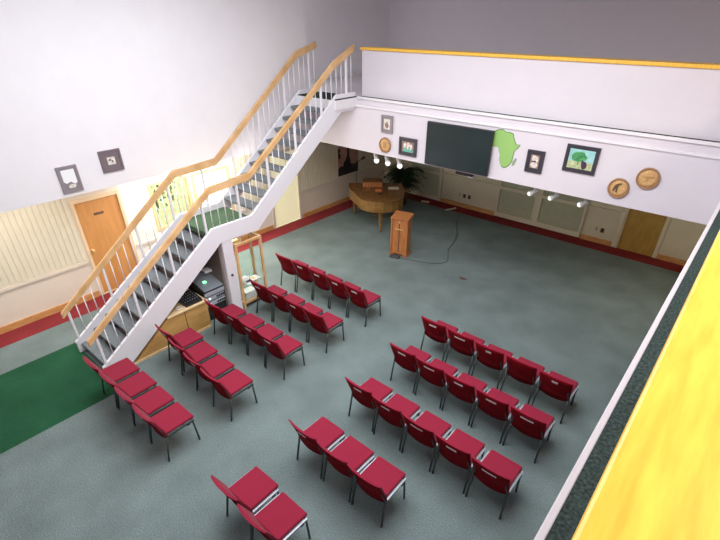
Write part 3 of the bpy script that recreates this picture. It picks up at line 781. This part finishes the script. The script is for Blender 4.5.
# ------------------------------------------------------------------ spotlights under the gallery edge
def spot(x, label, group, first={}):
    if group not in first:
        t = empty('spotlight', (x, 8.15, ZB), label, 'spotlight', group)
        MB().lathe([(.045, 0), (.045, -.02), (.01, -.028)], n=16).build('canopy', 'lamp_white', t)
        MB().tube([(0, 0, -.02), (0, 0, -.12)], .010, n=8).build('stem', 'lamp_white', t)
        d = Vector((.50, -.40, -.50) if x < -5 else (-.60, -.35, -.40)).normalized()
        q = d.to_track_quat('Z', 'Y')
        b = MB().lathe([(.025, -.10), (.045, -.08), (.045, -.02), (.038, .02), (.06, .08), (.064, .11), (.056, .11), (.035, .05), (.0, .04)], n=20).build('lamp_head', 'lamp_white', t)
        b.rotation_mode = 'QUATERNION'; b.rotation_quaternion = q; b.location = (0, 0, -.15)
        g_ = MB().lathe([(.0, .05), (.035, .055), (.053, .09), (.05, .13), (.03, .155), (.0, .165)], n=20).build('bulb', 'lamp_lit', t)
        g_.rotation_mode = 'QUATERNION'; g_.rotation_quaternion = q; g_.location = (0, 0, -.15)
        if x > -5: b.scale = g_.scale = (.8, .8, .72)
        first[group] = t; return t
    o = copy_tree(first[group]); o.location.x = x; tag(o, label, 'spotlight', group); return o
gl, gr = 'white spotlights above the piano', 'white spotlights above the far windows'
spot(-6.54, 'leftmost white spotlight of the three above the piano', gl)
spot(-6.22, 'middle white spotlight of the three above the piano', gl)
spot(-5.89, 'rightmost white spotlight of the three above the piano', gl)
spot(-2.84, 'leftmost white spotlight of the three in front of the far windows', gr)
spot(-2.46, 'middle white spotlight of the three in front of the far windows', gr)
spot(-1.95, 'rightmost white spotlight of the three, below the tree picture', gr)

# ------------------------------------------------------------------ lights
def area(name, loc, rot, sx, sy, power, col):
    l = bpy.data.lights.new(name, 'AREA'); l.shape = 'RECTANGLE'; l.size = sx; l.size_y = sy; l.energy = power; l.color = col
    o = bpy.data.objects.new(name, l); C.objects.link(o); o.location = loc; o.rotation_euler = rot
    return o
area('skylight_daylight', (-3.6, 3.5, ZC - .02), (0, 0, 0), 5.0, 4.0, 475, (.93, .97, 1.0))
area('left_window_daylight', (XL + .12, 5.3, 1.4), (0, math.radians(-90), 0), 1.2, 2.0, 90, (1, .95, .84))
area('left_wall_fill', (-9.05, 5.3, ZB - .03), (0, 0, 0), .4, 3.0, 80, (1, .95, .88))  # added fill that brightens the left wall, no fixture modelled
area('left_panel_fill', (-9.0, 1.2, ZB - .03), (0, 0, 0), .4, 2.4, 34, (1, .95, .90))  # added weaker fill for the lower left panels
area('cap_fill', (1.6, 2.4, ZC - .05), (0, 0, 0), .8, 3.0, 185, (1, .86, .62))  # added warm fill out of view, brightens the wood cap
area('far_gallery_lamp', (-.3, 10.2, ZB - .03), (0, 0, 0), 1.2, .8, 26, (1, .82, .52))
w = bpy.data.worlds.new('World'); sc.world = w; w.use_nodes = True
w.node_tree.nodes['Background'].inputs[0].default_value = (.92, .97, 1, 1)
w.node_tree.nodes['Background'].inputs[1].default_value = 3.0

# ------------------------------------------------------------------ camera
f, pit, yaw, roll = 450.3067, .5733024, .7076684, .0031244
cy, sy, cp, sp = math.cos(yaw), math.sin(yaw), math.cos(pit), math.sin(pit)
Fv = Vector((-sy * cp, cy * cp, -sp)); Rt = Vector((cy, sy, 0)); U = Rt.cross(Fv)
r2 = math.cos(roll) * Rt + math.sin(roll) * U; u2 = -math.sin(roll) * Rt + math.cos(roll) * U
cd = bpy.data.cameras.new('camera'); co = bpy.data.objects.new('camera', cd); C.objects.link(co)
mw = Matrix.Identity(4)
for i in range(3): mw[i][0] = r2[i]; mw[i][1] = u2[i]; mw[i][2] = -Fv[i]
mw[2][3] = 5.1
co.matrix_world = mw
cd.sensor_width = 36; cd.lens = f / 720 * 36; cd.shift_x = -1 / 720; cd.shift_y = 38.5 / 720; cd.clip_start = .02
sc.camera = co
sc.view_settings.view_transform = 'Standard'; sc.view_settings.look = 'None'; sc.view_settings.gamma = 1
sc.view_settings.use_curve_mapping = False; sc.view_settings.exposure = 0.0
